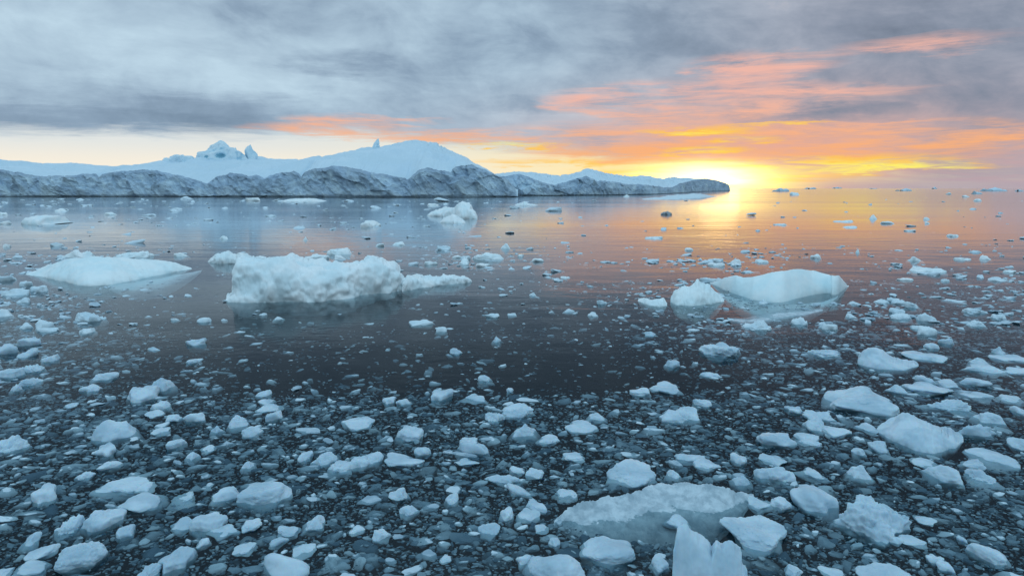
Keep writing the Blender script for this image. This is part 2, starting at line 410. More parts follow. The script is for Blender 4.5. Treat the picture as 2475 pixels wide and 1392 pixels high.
def lump(kind, sub, seed):
    """unit ice lump, half extents about 1, flattish where it was cleaved"""
    r = np.random.default_rng(seed); d, f = ICO[sub]; d = d.copy()
    n = {'rock': 13, 'slab': 11, 'jag': 12, 'peak': 9, 'smooth': 8}[kind]
    pl = r.normal(size=(n, 3)); pl /= np.linalg.norm(pl, axis=1)[:, None]
    dist = r.uniform(.55, 1.0, n); p = {'rock': 20, 'slab': 20, 'jag': 18, 'peak': 16, 'smooth': 13}[kind]
    if kind == 'slab': pl = np.vstack([pl, [(.1 * r.normal(), .1 * r.normal(), 1)], [(0, 0, -1)]]); dist = np.append(dist, [.7, .8])
    if kind == 'peak':
        a0 = r.uniform(0, 6.28)
        for k in range(4):
            a = a0 + k * 1.57 + r.normal() * .3; pl = np.vstack([pl, [(math.cos(a) * .85, math.sin(a) * .85, .55)]]); dist = np.append(dist, r.uniform(.48, .62))
        dist[:n] = r.uniform(.9, 1.25, n)
    # sides so that the outline is closed
    for k in range(6):
        a = k * 1.047 + r.normal() * .25; pl = np.vstack([pl, [(math.cos(a), math.sin(a), r.normal() * .2)]]); dist = np.append(dist, r.uniform(.72, 1.0))
    q = np.maximum(0, d @ pl.T) / dist
    rad = (np.sum(q ** p, 1) + .9 ** p * .2) ** (-1.0 / p)
    off = r.uniform(0, 90, 3)
    rad = rad * (1 + perlin(d * np.array([1.3, 1.3, .7]) + off) * {'rock': .22, 'slab': .26, 'jag': .26, 'peak': .15, 'smooth': .24}[kind])
    v = d * rad[:, None]
    amp = {'rock': .07, 'slab': .06, 'jag': .13, 'peak': .08, 'smooth': .06}[kind]
    v += d * (fbm(v * 1.6 + off, 3) * amp)[:, None]
    if kind == 'jag':
        topw = np.clip(v[:, 2] + .25, 0, 1)
        v[:, 2] += topw * fbm(np.c_[v[:, :2] * 1.7, v[:, 2] * .4] + off, 3, .5, ridge=True) * .22
        v += d * (fbm(v * 5 + off, 2) * .04)[:, None]
    if sub >= 3:
        crest = np.clip(v[:, 2] * 1.6, 0, 1) ** 2
        v += d * (fbm(v * 5 + off, 3, .6) * (.014 + (.02 if kind == 'smooth' else .05) * crest))[:, None]
    lo, hi = v.min(0), v.max(0); v = (v - (lo + hi) / 2) / ((hi - lo) / 2)
    return v, f

# ------------------------------------------------------------------ floes traced by their waterline and their skyline
def interp(pts, x):
    a = np.array(pts, float); return np.interp(x, a[:, 0], a[:, 1])
def loaf(name, front, top, depth, section, nu, nv, m, noise=(), keel=-.5, seed=0, parent=None, endp=.5, edge=.06, crest=0.0, cfreq=3.0, env=0):
    """front: waterline (sx, sy); top: skyline (sx, sy); section: (share of depth, share of height; negative = below water)"""
    s0, s1 = front[0][0], front[-1][0]; t = np.linspace(0, 1, nu); sx = s0 + (s1 - s0) * t
    fg = np.array([ground(a, interp(front, a)) for a in sx]); X, Yf = fg[:, 0], fg[:, 1]
    sec = np.array(section, float); L = np.r_[0, np.cumsum(np.hypot(np.diff(sec[:, 0]) * 1.5, np.diff(sec[:, 1])))]
    q = np.linspace(0, L[-1], nv); sv = np.interp(q, L, sec[:, 0]); sz = np.interp(q, L, sec[:, 1])
    for _ in range(2): sv[1:-1] = (sv[:-2] + 2 * sv[1:-1] + sv[2:]) / 4; sz[1:-1] = (sz[:-2] + 2 * sz[1:-1] + sz[2:]) / 4
    vp = sv[np.argmax(sz)]
    SH = float(np.mean(X) / np.mean(Yf)) if np.mean(Yf) < 60 else 0.0     # the floe lies a little askew
    taper = np.clip(np.sin(np.pi * np.clip(t, 0, 1)), 0, 1) ** endp
    Wd = abs(X[-1] - X[0]); jit = fbm(np.c_[X / Wd * 4 + seed, X * 0, X * 0], 2, .4)
    D = (depth if np.isscalar(depth) else interp(depth, sx)) * (.08 + .92 * taper)
    H = np.zeros(nu)
    for i in range(nu):
        Yp = Yf[i] + vp * D[i]
        px = project(X[i] + SH * (Yp - Yf[i]), Yp, .5)[0]
        H[i] = max(z_at(px, interp(top, px), Yp), .012)
    if crest: H = H + crest * fbm(np.c_[X * cfreq + seed, X * 0 + 3, X * 0], 4, .6)
    H = np.maximum(H, .01) * np.clip(taper * 1.6, 0, 1)
    K = keel * np.sin(np.pi * t) ** .7
    ks = max(3, nu // 12); ker_ = np.hanning(ks + 2)[1:-1]; ker_ /= ker_.sum()
    Yf = np.convolve(np.pad(Yf, (ks // 2, ks - 1 - ks // 2), 'reflect', reflect_type='odd'), ker_, 'valid')
    D = np.convolve(np.pad(D, (ks // 2, ks - 1 - ks // 2), 'edge'), ker_, 'valid')
    Yf = Yf + jit * edge * D
    Z = np.where(sz[None, :] >= 0, H[:, None] * sz[None, :], -K[:, None] * sz[None, :])
    Y = Yf[:, None] + sv[None, :] * D[:, None]
    if env:   # the face rises to the general height; only its crest is notched
        He = np.array([H[max(0, i - env):i + env + 1].max() for i in range(nu)]); ker = np.ones(env + 1) / (env + 1)
        He = np.convolve(np.pad(He, (env // 2, env - env // 2), 'edge'), ker, 'valid')[:nu]
        Zp = He[:, None] * np.maximum(sz[None, :], 0); k_ = .06 * He[:, None] + 1e-4
        Zs = H[:, None] - np.log1p(np.exp(np.clip((H[:, None] - Zp) / k_, -40, 40))) * k_
        Z = np.where(sz[None, :] >= 0, np.where(np.arange(nv)[None, :] <= np.argmax(sz), np.maximum(Zs, Zp * .2), np.minimum(Zp, H[:, None])), Z)
    P = np.stack([X[:, None] + SH * (Y - Yf[:, None]), Y, Z], 2)
    nrm = grid_normals(P); off = np.random.default_rng(seed).uniform(0, 80, 3)
    for (amp, sc, kind) in noise:
        q = P.reshape(-1, 3) * np.array([sc, sc, sc]) + off
        n = (fbm(q, 4, .55, True) * .7 if kind == 'r' else np.abs(fbm(q, 3, .5)) * 1.6 - .4 if kind == 'b' else fbm(q, 4)).reshape(nu, nv)
        w = np.clip(H[:, None] / (abs(amp) * 3.0), .1, 1) * np.clip(taper[:, None] * 3, 0, 1)
        P = P + nrm * (n * amp * w)[:, :, None]
    return link_mesh(name, P.reshape(-1, 3), grid_faces(nu, nv)[:, ::-1], m, parent)

def local_to(parent, *objs):
    """keep world shape while the parent stands at the thing's base"""
    l = parent.location
    for o in objs:
        me = o.data; n = len(me.vertices); co = np.empty(n * 3, np.float32); me.vertices.foreach_get('co', co)
        me.vertices.foreach_set('co', (co.reshape(-1, 3) - np.array(l[:], np.float32)).ravel()); me.update(); o.parent = parent

# ------------------------------------------------------------------ the two tabular icebergs
ZL = lambda pts: [(x * .6181, 300 + y * .6181) for x, y in pts]
ZM = lambda pts: [(800 + x * .6181, 300 + y * .6181) for x, y in pts]
ZR = lambda pts: [(1575 + x * .6181, 300 + y * .6181) for x, y in pts]
def berg(root, front, cliff, ridge, setback, nu, nc=60, ns=34, seed=0, endw=.02):
    s0, s1 = front[0][0], front[-1][0]; t = np.linspace(0, 1, nu); sx = s0 + (s1 - s0) * t
    Yf = interp(front, sx); X = np.array([ray(a, 460)[0] / ray(a, 460)[1] for a in sx]) * Yf
    S = interp(setback, sx)
    hc = np.zeros(nu); hr = np.zeros(nu)
    for i in range(nu):
        Yc = Yf[i] + 2.5; Yr = Yf[i] + S[i]
        pc = project(X[i], Yc, 8)[0]; pr = project(X[i], Yr, 10)[0]
        hc[i] = max(z_at(pc, interp(cliff, pc), Yc), .05)
        hr[i] = max(z_at(pr, interp(ridge, pr), Yr), hc[i] * .55, .05)
    end = np.clip(t / endw, 0, 1) * np.clip((1 - t) / endw, 0, 1) if endw else np.ones(nu)
    off = np.random.default_rng(seed).uniform(0, 90, 3)
    rim = fbm(np.c_[X * .45, Yf * 0, Yf * 0] + off, 4, .6) * .28
    v = np.linspace(0, 1, nc)
    z = np.where(v[None, :] < .06, -1.5 + v[None, :] / .06 * 1.5, (hc + rim)[:, None] * (v[None, :] - .06) / .94)
    lean = 1.2 * v + .5 * np.clip((v - .9) / .1, 0, 1) ** 2 - .5 * np.exp(-((v - .09) / .03) ** 2) * -1
    P = np.stack([np.repeat(X[:, None], nc, 1), Yf[:, None] + lean[None, :], z], 2)
    q = P.reshape(-1, 3); hs = np.repeat(v[None, :], nu, 0)
    qq = np.c_[q[:, 0] + q[:, 2] * .55, q[:, 1] * .15, q[:, 2] * .45 - q[:, 0] * .1]
    but = fbm(qq * .055 + off, 2, .45, True); fac = fbm(qq * .20 + off + 5, 3, .5, True); det = fbm(q * .75 + off, 3, .6)
    scal = np.abs(perlin(np.c_[q[:, 0] * .11, q[:, 2] * .06, q[:, 2] * 0] + off + 31)) ** .6
    f1 = facets(np.c_[qq[:, 0] * .13, qq[:, 1] * .1, qq[:, 2] * .22] + off, seed); f2 = facets(np.c_[qq[:, 0] * .34, qq[:, 1] * .2, qq[:, 2] * .5] + off, seed + 1)
    disp = (but * 1.7 + fac * .4 + f1 * .9 + f2 * .45 + det * .22 - scal * 2.2 + 1.0).reshape(nu, nc)
    w = np.minimum(1, hc / 6)[:, None] * np.clip(.35 + hs * 1.2, 0, 1) * (1 - .4 * np.clip((hs - .9) / .1, 0, 1)) * end[:, None]
    P[:, :, 1] -= disp * w
    P[:, :, 2] += (det.reshape(nu, nc) * .25) * w * (hs > .1)
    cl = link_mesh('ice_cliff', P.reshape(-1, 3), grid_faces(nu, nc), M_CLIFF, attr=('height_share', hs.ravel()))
    top = P[:, -1, :]
    u = np.linspace(0, 1, ns)
    rows = []
    for k in range(ns):
        if u[k] <= .6:
            a = u[k] / .6; yy = top[:, 1] + (Yf + S - top[:, 1]) * a; zz = top[:, 2] + (hr - top[:, 2]) * np.sin(a * math.pi / 2) ** .9
        else:
            a = (u[k] - .6) / .4; yy = Yf + S + S * 1.1 * a; zz = hr + (-1.5 - hr) * a ** 1.6
        rows.append(np.stack([top[:, 0], yy, zz], 1))
    Q = np.stack(rows, 1); nrm = grid_normals(Q); f = Q.reshape(-1, 3)
    n = (fbm(f * .05 + off, 3) * 1.3 - np.clip(fbm(f * np.array([.06, .12, .1]) + off + 9, 3, .5, True) - .75, 0, 1) * 2.0 + fbm(f * np.array([.22, .22, .3]) + off, 3) * .28 + fbm(f * .8 + off, 2) * .08).reshape(nu, ns)
    w = np.clip(u * 5, 0, 1)[None, :] * np.clip((hr - hc) / 3 + .15, .1, 1)[:, None]
    Q[:, :, 2] += n * w
    sn = link_mesh('snow_cap', Q.reshape(-1, 3), grid_faces(nu, ns), M_SNOW)
    local_to(root, cl, sn)
def serac(root, name, cx, top, bottom, w, Y, kind, seed, depth=.8, m=None, carve=None, shear=0.0, sub=4):
    v, f = lump(kind, sub, seed)
    zt, zb = z_at(cx, top, Y), z_at(cx, bottom, Y); W = w / FS * Y
    x0 = ray(cx, 400)[0] / ray(cx, 400)[1] * Y
    p = v * np.array([W / 2, W / 2 * depth, (zt - zb) * .62]); p[:, 2] += zt - (zt - zb) * .62
    p += np.array([x0, Y, 0])
    p[:, 0] += shear * (p[:, 2] - zb)
    d, _ = ICO[sub]; p += d * (fbm(p * .35 + seed, 3) * .45)[:, None]
    o = link_mesh(name, p, f, m or M_PINN)
    if carve:
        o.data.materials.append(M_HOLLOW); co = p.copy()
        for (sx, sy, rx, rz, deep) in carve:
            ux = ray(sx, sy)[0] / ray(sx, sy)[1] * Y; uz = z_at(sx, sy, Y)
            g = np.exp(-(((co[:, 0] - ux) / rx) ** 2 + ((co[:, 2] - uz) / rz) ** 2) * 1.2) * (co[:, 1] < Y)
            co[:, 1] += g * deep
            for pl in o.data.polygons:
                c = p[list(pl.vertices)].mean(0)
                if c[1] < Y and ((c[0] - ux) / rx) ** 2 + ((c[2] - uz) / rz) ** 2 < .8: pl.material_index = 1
        o.data.vertices.foreach_set('co', co.astype(np.float32).ravel()); o.data.update()
    local_to(root, o)
    return o

L_FRONT = [(-900, 268), (0, 258), (500, 252), (900, 246), (1120, 246), (1252, 256)]
L_CLIFF = [(-900, 405)] + ZL([(0, 172), (40, 182), (90, 190), (130, 200), (180, 205), (260, 203), (385, 195), (395, 207), (410, 195), (480, 185), (580, 178), (640, 185), (700, 200), (760, 215), (800, 230), (815, 232), (850, 205), (900, 193), (950, 195), (975, 205), (1010, 200), (1040, 212), (1060, 205), (1080, 195), (1150, 185), (1172, 190), (1182, 212), (1192, 190), (1210, 180), (1280, 170), (1294, 166)]) \
    + ZM([(0, 165), (60, 167), (110, 175), (160, 190), (210, 197), (260, 205), (300, 218), (315, 208), (340, 185), (375, 170), (420, 180), (470, 188), (480, 175), (510, 162), (550, 160), (590, 175), (640, 195), (690, 220), (718, 248), (728, 280)])
L_RIDGE = [(-900, 380)] + ZL([(0, 138), (100, 148), (250, 160), (380, 166), (480, 168), (560, 166), (620, 150), (740, 152), (762, 168), (800, 140), (830, 132), (1010, 135), (1060, 140), (1150, 142), (1210, 138), (1290, 125)]) \
    + ZM([(0, 125), (50, 113), (120, 102), (165, 93), (200, 92), (240, 84), (300, 75), (350, 70), (420, 75), (445, 90), (480, 110), (530, 140), (550, 152), (590, 165), (645, 195), (728, 260)])
lb = empty('iceberg', (-40, 262, 0), 'huge tabular iceberg with a rounded snow dome, a thin spire and grey ice cliffs', 'iceberg')
berg(lb, L_FRONT, L_CLIFF, L_RIDGE, [(-900, 50), (400, 45), (800, 55), (1000, 60), (1180, 26), (1252, 10)], 900, seed=3, endw=.012)
serac(lb, 'ice_block', 416, 375, 416, 64, 292, 'slab', 21, .7)
serac(lb, 'ice_block', 447, 373, 416, 48, 291, 'slab', 29, .7)
serac(lb, 'ice_dome', 546, 353, 404, 128, 292, 'slab', 22, .6, carve=[(545, 378, 2.2, 1.0, 2.6), (513, 381, .8, .6, 1.5)])
serac(lb, 'ice_dome', 533, 340, 392, 54, 296, 'smooth', 23, .7)
serac(lb, 'ice_spire', 605, 350, 398, 32, 292, 'peak', 24, .8, sub=3)
serac(lb, 'ice_spire', 571, 354, 372, 8, 295, 'peak', 25, .8, sub=3)
serac(lb, 'ice_block', 496, 374, 406, 40, 290, 'slab', 27, .7)
serac(lb, 'ice_spire', 908, 334, 380, 24, 300, 'peak', 26, .9, shear=.22, sub=3)
R_FRONT = [(1120, 285), (1300, 288), (1450, 310), (1575, 353), (1640, 450), (1686, 580), (1735, 720), (1765, 800)]
R_CLIFF = [(1120, 427)] + ZM([(680, 205), (740, 195), (790, 215), (830, 230), (870, 238), (920, 225), (960, 212), (995, 205), (1040, 222), (1100, 225), (1150, 235), (1200, 235), (1254, 240)]) \
    + ZR([(45, 248), (80, 247), (110, 232), (160, 220), (210, 214), (250, 220), (285, 230), (302, 240), (308, 258)])
R_RIDGE = [(1120, 428)] + ZM([(660, 197), (720, 190), (800, 193), (860, 200), (920, 195), (960, 188), (995, 183), (1040, 192), (1080, 202), (1150, 203), (1250, 208)]) + ZR([(0, 210), (100, 212), (160, 213), (200, 213), (250, 222), (308, 258)])
rb = empty('iceberg', (60, 340, 0), 'long low iceberg with snow top and grey headland reaching out beneath the sunset glow', 'iceberg')
berg(rb, R_FRONT, R_CLIFF, R_RIDGE, [(1120, 60), (1400, 70), (1600, 60), (1700, 30), (1765, 12)], 420, seed=11, endw=.008)

# ------------------------------------------------------------------ the large floes
LUMPY = [(0.02, -1), (0, 0), (.01, .30), (.06, .62), (.16, .80), (.35, .9), (.6, 1.0), (.85, .82), (.98, .3), (1, 0), (1, -1)]
RAMP = [(.05, -1), (0, 0), (.04, .22), (.16, .46), (.4, .78), (.62, 1.0), (.85, .8), (.97, .3), (1, 0), (1, -1)]
DOME = [(.04, -1), (0, 0), (.03, .22), (.12, .46), (.3, .76), (.56, 1.0), (.78, .78), (.95, .25), (1, 0), (.98, -1)]
ANCH = []          # (source x, source y, phrase)
INDIV = []         # footprints (x, y, rx, ry)
def floe(name, label, phrase, front, top, depth, section, nu, nv, m, noise, keel, seed, foot=None, cat='ice floe', endp=.5, group=None, crest=0.0, cfreq=3.0, edge=.06, env=0):
    pts = np.array([ground(*p) for p in front]); d = depth if np.isscalar(depth) else max(q[1] for q in depth)
    c = ((pts[0, 0] + pts[-1, 0]) / 2, pts[:, 1].min() + d / 2)
    root = empty(name, (c[0], c[1], 0), label, cat, group)
    b = loaf('ice_body', front, top, depth, section, nu, nv, m, noise, keel, seed, endp=endp, crest=crest, cfreq=cfreq, edge=edge, env=env)
    local_to(root, b)
    INDIV.append((c[0], c[1], (pts[-1, 0] - pts[0, 0]) / 2 * 1.0, d / 2 + .1))
    ANCH.append((np.mean([p[0] for p in front]), np.mean([p[1] for p in front]), phrase))
    return root
ZF = lambda pts: [(500 + x * .4533, 580 + y * .4533) for x, y in pts]
ZH = lambda pts: [(1530 + x * .4121, 620 + y * .4121) for x, y in pts]
# big lumpy floe in the middle
fl = floe('ice_floe', 'big lumpy white floe with a long low tail pointing toward the sunset', 'the big lumpy floe',
     ZF([(104, 325), (150, 332), (400, 334), (600, 332), (700, 318), (840, 296), (960, 284), (1062, 268)]),
     ZF([(104, 300), (122, 235), (130, 130), (170, 90), (250, 76), (290, 64), (400, 80), (480, 90), (540, 118), (640, 122), (670, 112), (700, 104), (740, 118), (800, 118), (850, 108), (872, 92), (905, 115), (950, 125), (1000, 128), (1030, 165), (1062, 215)]),
     [(540, 2.6), (620, 3.4), (800, 2.6), (981, 1.8)], LUMPY, 300, 120, M_WHITE, [(.22, .7, 'f'), (.10, 1.3, 'b'), (.035, 2.6, 'f'), (.018, 9.0, 'f')], -.4, 5, endp=.34, env=10, edge=.02, crest=.07, cfreq=2.2)
tail = loaf('low_tail', ZF([(1040, 276), (1150, 256), (1250, 242), (1415, 224)]), ZF([(1040, 190), (1060, 184), (1120, 182), (1160, 196), (1240, 194), (1320, 184), (1380, 196), (1415, 212)]),
     [(970, 1.6), (1060, .9), (1141, .3)], LUMPY, 120, 40, M_WHITE, [(.05, 2.0, 'f'), (.05, 4.0, 'b'), (.015, 11.0, 'f')], -.4, 6, endp=.3)
local_to(fl, tail)
toe = loaf('low_tail', ZF([(100, 330), (180, 336), (320, 333)]), ZF([(100, 300), (140, 284), (200, 268), (290, 276), (320, 320)]), .9, LUMPY, 70, 30, M_WHITE, [(.03, 2.0, 'f'), (.02, 7.0, 'f')], -.4, 8, endp=.35)
toe.name = 'low_toe'; local_to(fl, toe)
INDIV.append((*ground(1060, 690), 1.6, .5))
floe('ice_floe', 'white rounded floe tucked against the left end of the big lumpy floe', 'the floe tucked behind the big lumpy one',
     ZL([(812, 540), (850, 546), (930, 546), (965, 540)]), ZL([(812, 530), (850, 508), (890, 494), (930, 512), (965, 520)]), 1.2, LUMPY, 90, 40, M_WHITE, [(.06, 2.0, 'f'), (.05, 4.0, 'b'), (.012, 12, 'f')], -.4, 9, endp=.4)
# smooth floe on the left
f2 = floe('ice_floe', 'smooth low pale floe sloping into a blue sunken edge, left of the lumpy one', 'the smooth pale floe',
     ZL([(100, 588), (200, 606), (270, 622), (340, 634), (440, 628), (540, 608), (640, 588), (752, 566)]),
     ZL([(100, 582), (180, 556), (250, 530), (300, 524), (400, 514), (480, 522), (600, 532), (700, 540), (752, 556)]),
     [(60, 2.0), (200, 4.2), (465, 1.6)], RAMP, 180, 70, M_SMOOTH, [(.05, .8, 'f'), (.03, 2.5, 'f'), (.012, 8.0, 'f')], -.5, 12, endp=.45)
u = loaf('sunken_edge', ZL([(420, 636), (520, 634), (640, 618), (790, 572)]), ZL([(420, 626), (520, 600), (640, 580), (790, 568)]), [(260, 1.3), (400, 2.0), (488, .8)],
     [(.0, -1), (.02, -.30), (.2, -.20), (.5, -.10), (.8, -.06), (1, -.2), (1, -1)], 90, 30, M_SMOOTH, [(.02, 1.2, 'f')], -.5, 13, endp=.5)
local_to(f2, u)
# humped floe on the right
f3 = floe('ice_floe', 'smooth humped pale blue floe with a raised horn end and a sunken shelf', 'the humped blue floe',
     ZH([(452, 158), (520, 190), (600, 222), (700, 254), (800, 268), (870, 270), (960, 248), (1060, 222), (1150, 214), (1180, 232), (1220, 208), (1262, 172)]),
     ZH([(452, 150), (520, 126), (610, 108), (650, 122), (690, 118), (760, 100), (860, 80), (980, 70), (1060, 78), (1130, 100), (1170, 112), (1190, 104), (1208, 88), (1230, 104), (1250, 130), (1262, 165)]),
     [(1716, .8), (1830, 1.7), (1960, 1.7), (2050, 1.0)], DOME, 220, 70, M_SMOOTH, [(.018, .9, 'f'), (.010, 3.0, 'f'), (.004, 10.0, 'f')], -.5, 15, endp=.42, edge=.02)
u = loaf('sunken_shelf', ZH([(560, 372), (640, 390), (760, 382), (900, 360), (1020, 342), (1112, 316)]), ZH([(560, 340), (640, 322), (800, 290), (930, 268), (1060, 280), (1112, 300)]), [(1760, 1.2), (1900, 2.0), (1990, 1.0)],
     [(.0, -1), (.01, -.10), (.03, .01), (.2, .02), (.5, -.03), (.8, -.12), (1, -.3), (1, -1)], 120, 40, M_CLEAR, [(.012, 2.0, 'f'), (.006, 8.0, 'f')], -.35, 16, endp=.5)
local_to(f3, u)
u = loaf('sunken_shelf', ZH([(480, 210), (600, 262), (720, 296), (860, 310), (1000, 300), (1100, 280), (1200, 235)]), ZH([(480, 170), (860, 200), (1200, 200)]), [(1728, .9), (1870, 2.0), (2024, 1.0)],
     [(.0, -1), (.02, -.45), (.2, -.28), (.5, -.16), (.8, -.2), (1, -.4), (1, -1)], 120, 30, M_SMOOTH, [(.03, 1.0, 'f')], -.5, 17, endp=.4)
local_to(f3, u)
INDIV.append((*ground(1880, 760), 1.8, .8))
floe('ice_floe', 'pale bluish floe with a ragged crest, left neighbour of the humped blue floe', 'the ragged-crested floe',
     ZH([(218, 262), (260, 284), (340, 290), (440, 280), (536, 264)]), ZH([(218, 236), (250, 205), (290, 176), (340, 168), (365, 150), (376, 132), (400, 146), (440, 158), (470, 190), (536, 246)]), 1.1, DOME, 110, 50, M_SMOOTH,
     [(.05, 1.6, 'f'), (.04, 4.0, 'r'), (.008, 12, 'f')], -.5, 18, endp=.35)
floe('ice_floe', 'small white wedge of ice with a saddle, outermost of three beside the humped floe', 'the white wedge by the ragged-crested floe',
     ZH([(28, 262), (80, 284), (150, 297), (200, 290)]), ZH([(28, 250), (70, 245), (110, 252), (150, 248), (180, 242), (200, 262)]), .7, DOME, 70, 36, M_WHITE, [(.02, 2.0, 'f'), (.02, 5.0, 'b')], -.3, 19, endp=.35)
# farther floes
floe('ice_floe', 'white two-humped floe drifting midway to the large snow dome', 'the two-humped far floe',
     ZM([(376, 360), (430, 362), (500, 370), (571, 372)]), ZM([(376, 350), (430, 336), (480, 326), (515, 306), (545, 318), (566, 345), (571, 360)]), 6.0, LUMPY, 120, 40, M_WHITE, [(.25, .5, 'f'), (.12, 1.4, 'r'), (.04, 5, 'f')], -.8, 31, endp=.35)
floe('ice_floe', 'low white hump floating just in front of the two-humped far floe', 'the low hump before the two-humped floe',
     ZM([(426, 386), (480, 390), (524, 388)]), ZM([(426, 380), (450, 360), (476, 352), (500, 362), (524, 378)]), 3.0, DOME, 70, 30, M_WHITE, [(.12, .8, 'f'), (.04, 4, 'f')], -.5, 32, endp=.4)
floe('ice_floe', 'small white jagged floe alone in open water below the left end of the cliffs', 'the lone jagged far floe',
     ZL([(84, 392), (140, 395), (215, 392), (228, 390)]), ZL([(84, 384), (100, 368), (140, 362), (190, 360), (216, 362), (222, 378), (228, 386)]), 4.0, LUMPY, 80, 30, M_WHITE, [(.12, .8, 'r'), (.05, 3, 'f')], -.6, 33, endp=.35)
floe('ice_floe', 'low white mound afloat near the place where the two icebergs overlap', 'the white mound under the berg overlap',
     ZM([(718, 318), (760, 321), (810, 318)]), ZM([(718, 314), (740, 306), (755, 302), (780, 310), (810, 315)]), 6.0, DOME, 60, 24, M_WHITE, [(.2, .4, 'f'), (.06, 2, 'f')], -.6, 34)
floe('ice_floe', 'long flat snowy floe lying along the foot of the grey headland', 'the flat floe by the headland',
     [(1560, 483), (1640, 483), (1700, 480), (1735, 475)], [(1560, 481), (1600, 478), (1640, 473), (1680, 470), (1710, 472), (1735, 474)], 26, DOME, 160, 40, M_ICE, [(.3, .12, 'r'), (.2, .5, 'f')], -1, 35)
floe('ice_floe', 'thin flat white floe at the waterline of the great iceberg', 'the thin flat floe at the cliff foot',
     ZL([(1090, 303), (1180, 306), (1260, 303)]), ZL([(1090, 301), (1140, 293), (1220, 291), (1260, 300)]), 14, DOME, 80, 24, M_WHITE, [(.15, .3, 'r')], -.6, 36)
# far bergs along the open horizon
for k, (x0, x1, yb, yt, lab, phr) in enumerate([
    (470, 540, 264, 250, 'little white iceberg alone on the horizon just past the sun glow', 'the little berg past the glow'),
    (596, 646, 254.5, 247, 'faint bluish iceberg on the horizon beyond the little white one', 'the faint horizon berg'),
    (704, 746, 252.5, 246, 'faintest low iceberg on the horizon in the pink haze', 'the faintest horizon berg'),
    (850, 884, 254, 250, 'thin sliver of an iceberg on the hazy horizon', 'the sliver on the horizon'),
    (952, 1020, 262, 252, 'low iceberg on the hazy horizon with a stepped white back', 'the stepped horizon berg'),
    (1094, 1118, 254, 244, 'small dark peaked iceberg on the hazy horizon', 'the dark peaked horizon berg'),
    (1284, 1394, 263, 249, 'longest iceberg on the hazy horizon, white with a small peak', 'the longest horizon berg'),
    (1250, 1294, 274, 260, 'nearer white iceberg in front of the longest horizon iceberg', 'the white berg nearer than the horizon'),
    (1420, 1456, 264, 255, 'low iceberg on the horizon cut by the frame edge', 'the cut-off horizon berg')]):
    xs = np.linspace(x0, x1, 9); r = np.random.default_rng(60 + k)
    pk = r.uniform(.3, .8, 9); pk[0] = pk[-1] = .05; pk[r.integers(2, 7)] = 1
    fr = ZR([(x0, yb), ((x0 + x1) / 2, yb + .3), (x1, yb)]); W = (x1 - x0) * .6181 / FS * ground(*fr[1])[1]
    floe('iceberg', lab, phr, fr, ZR([(a, yb - (yb - yt) * b) for a, b in zip(xs, pk)]), W * .4, LUMPY, 60, 20, M_SNOW, [(W * .02, 6 / W, 'r'), (W * .006, 20 / W, 'f')], -2, 60 + k, cat='iceberg')

# ------------------------------------------------------------------ loose ice pieces, each its own thing (boxes traced from the photograph)
GROUP = 'loose ice pieces drifting among the brash'
TILE = {'A': (0, 780, .7471), 'B': (820, 780, .7471), 'C': (1645, 780, .7471), 'L': (0, 300, .6181), 'M': (800, 300, .6181), 'R': (1575, 300, .6181)}
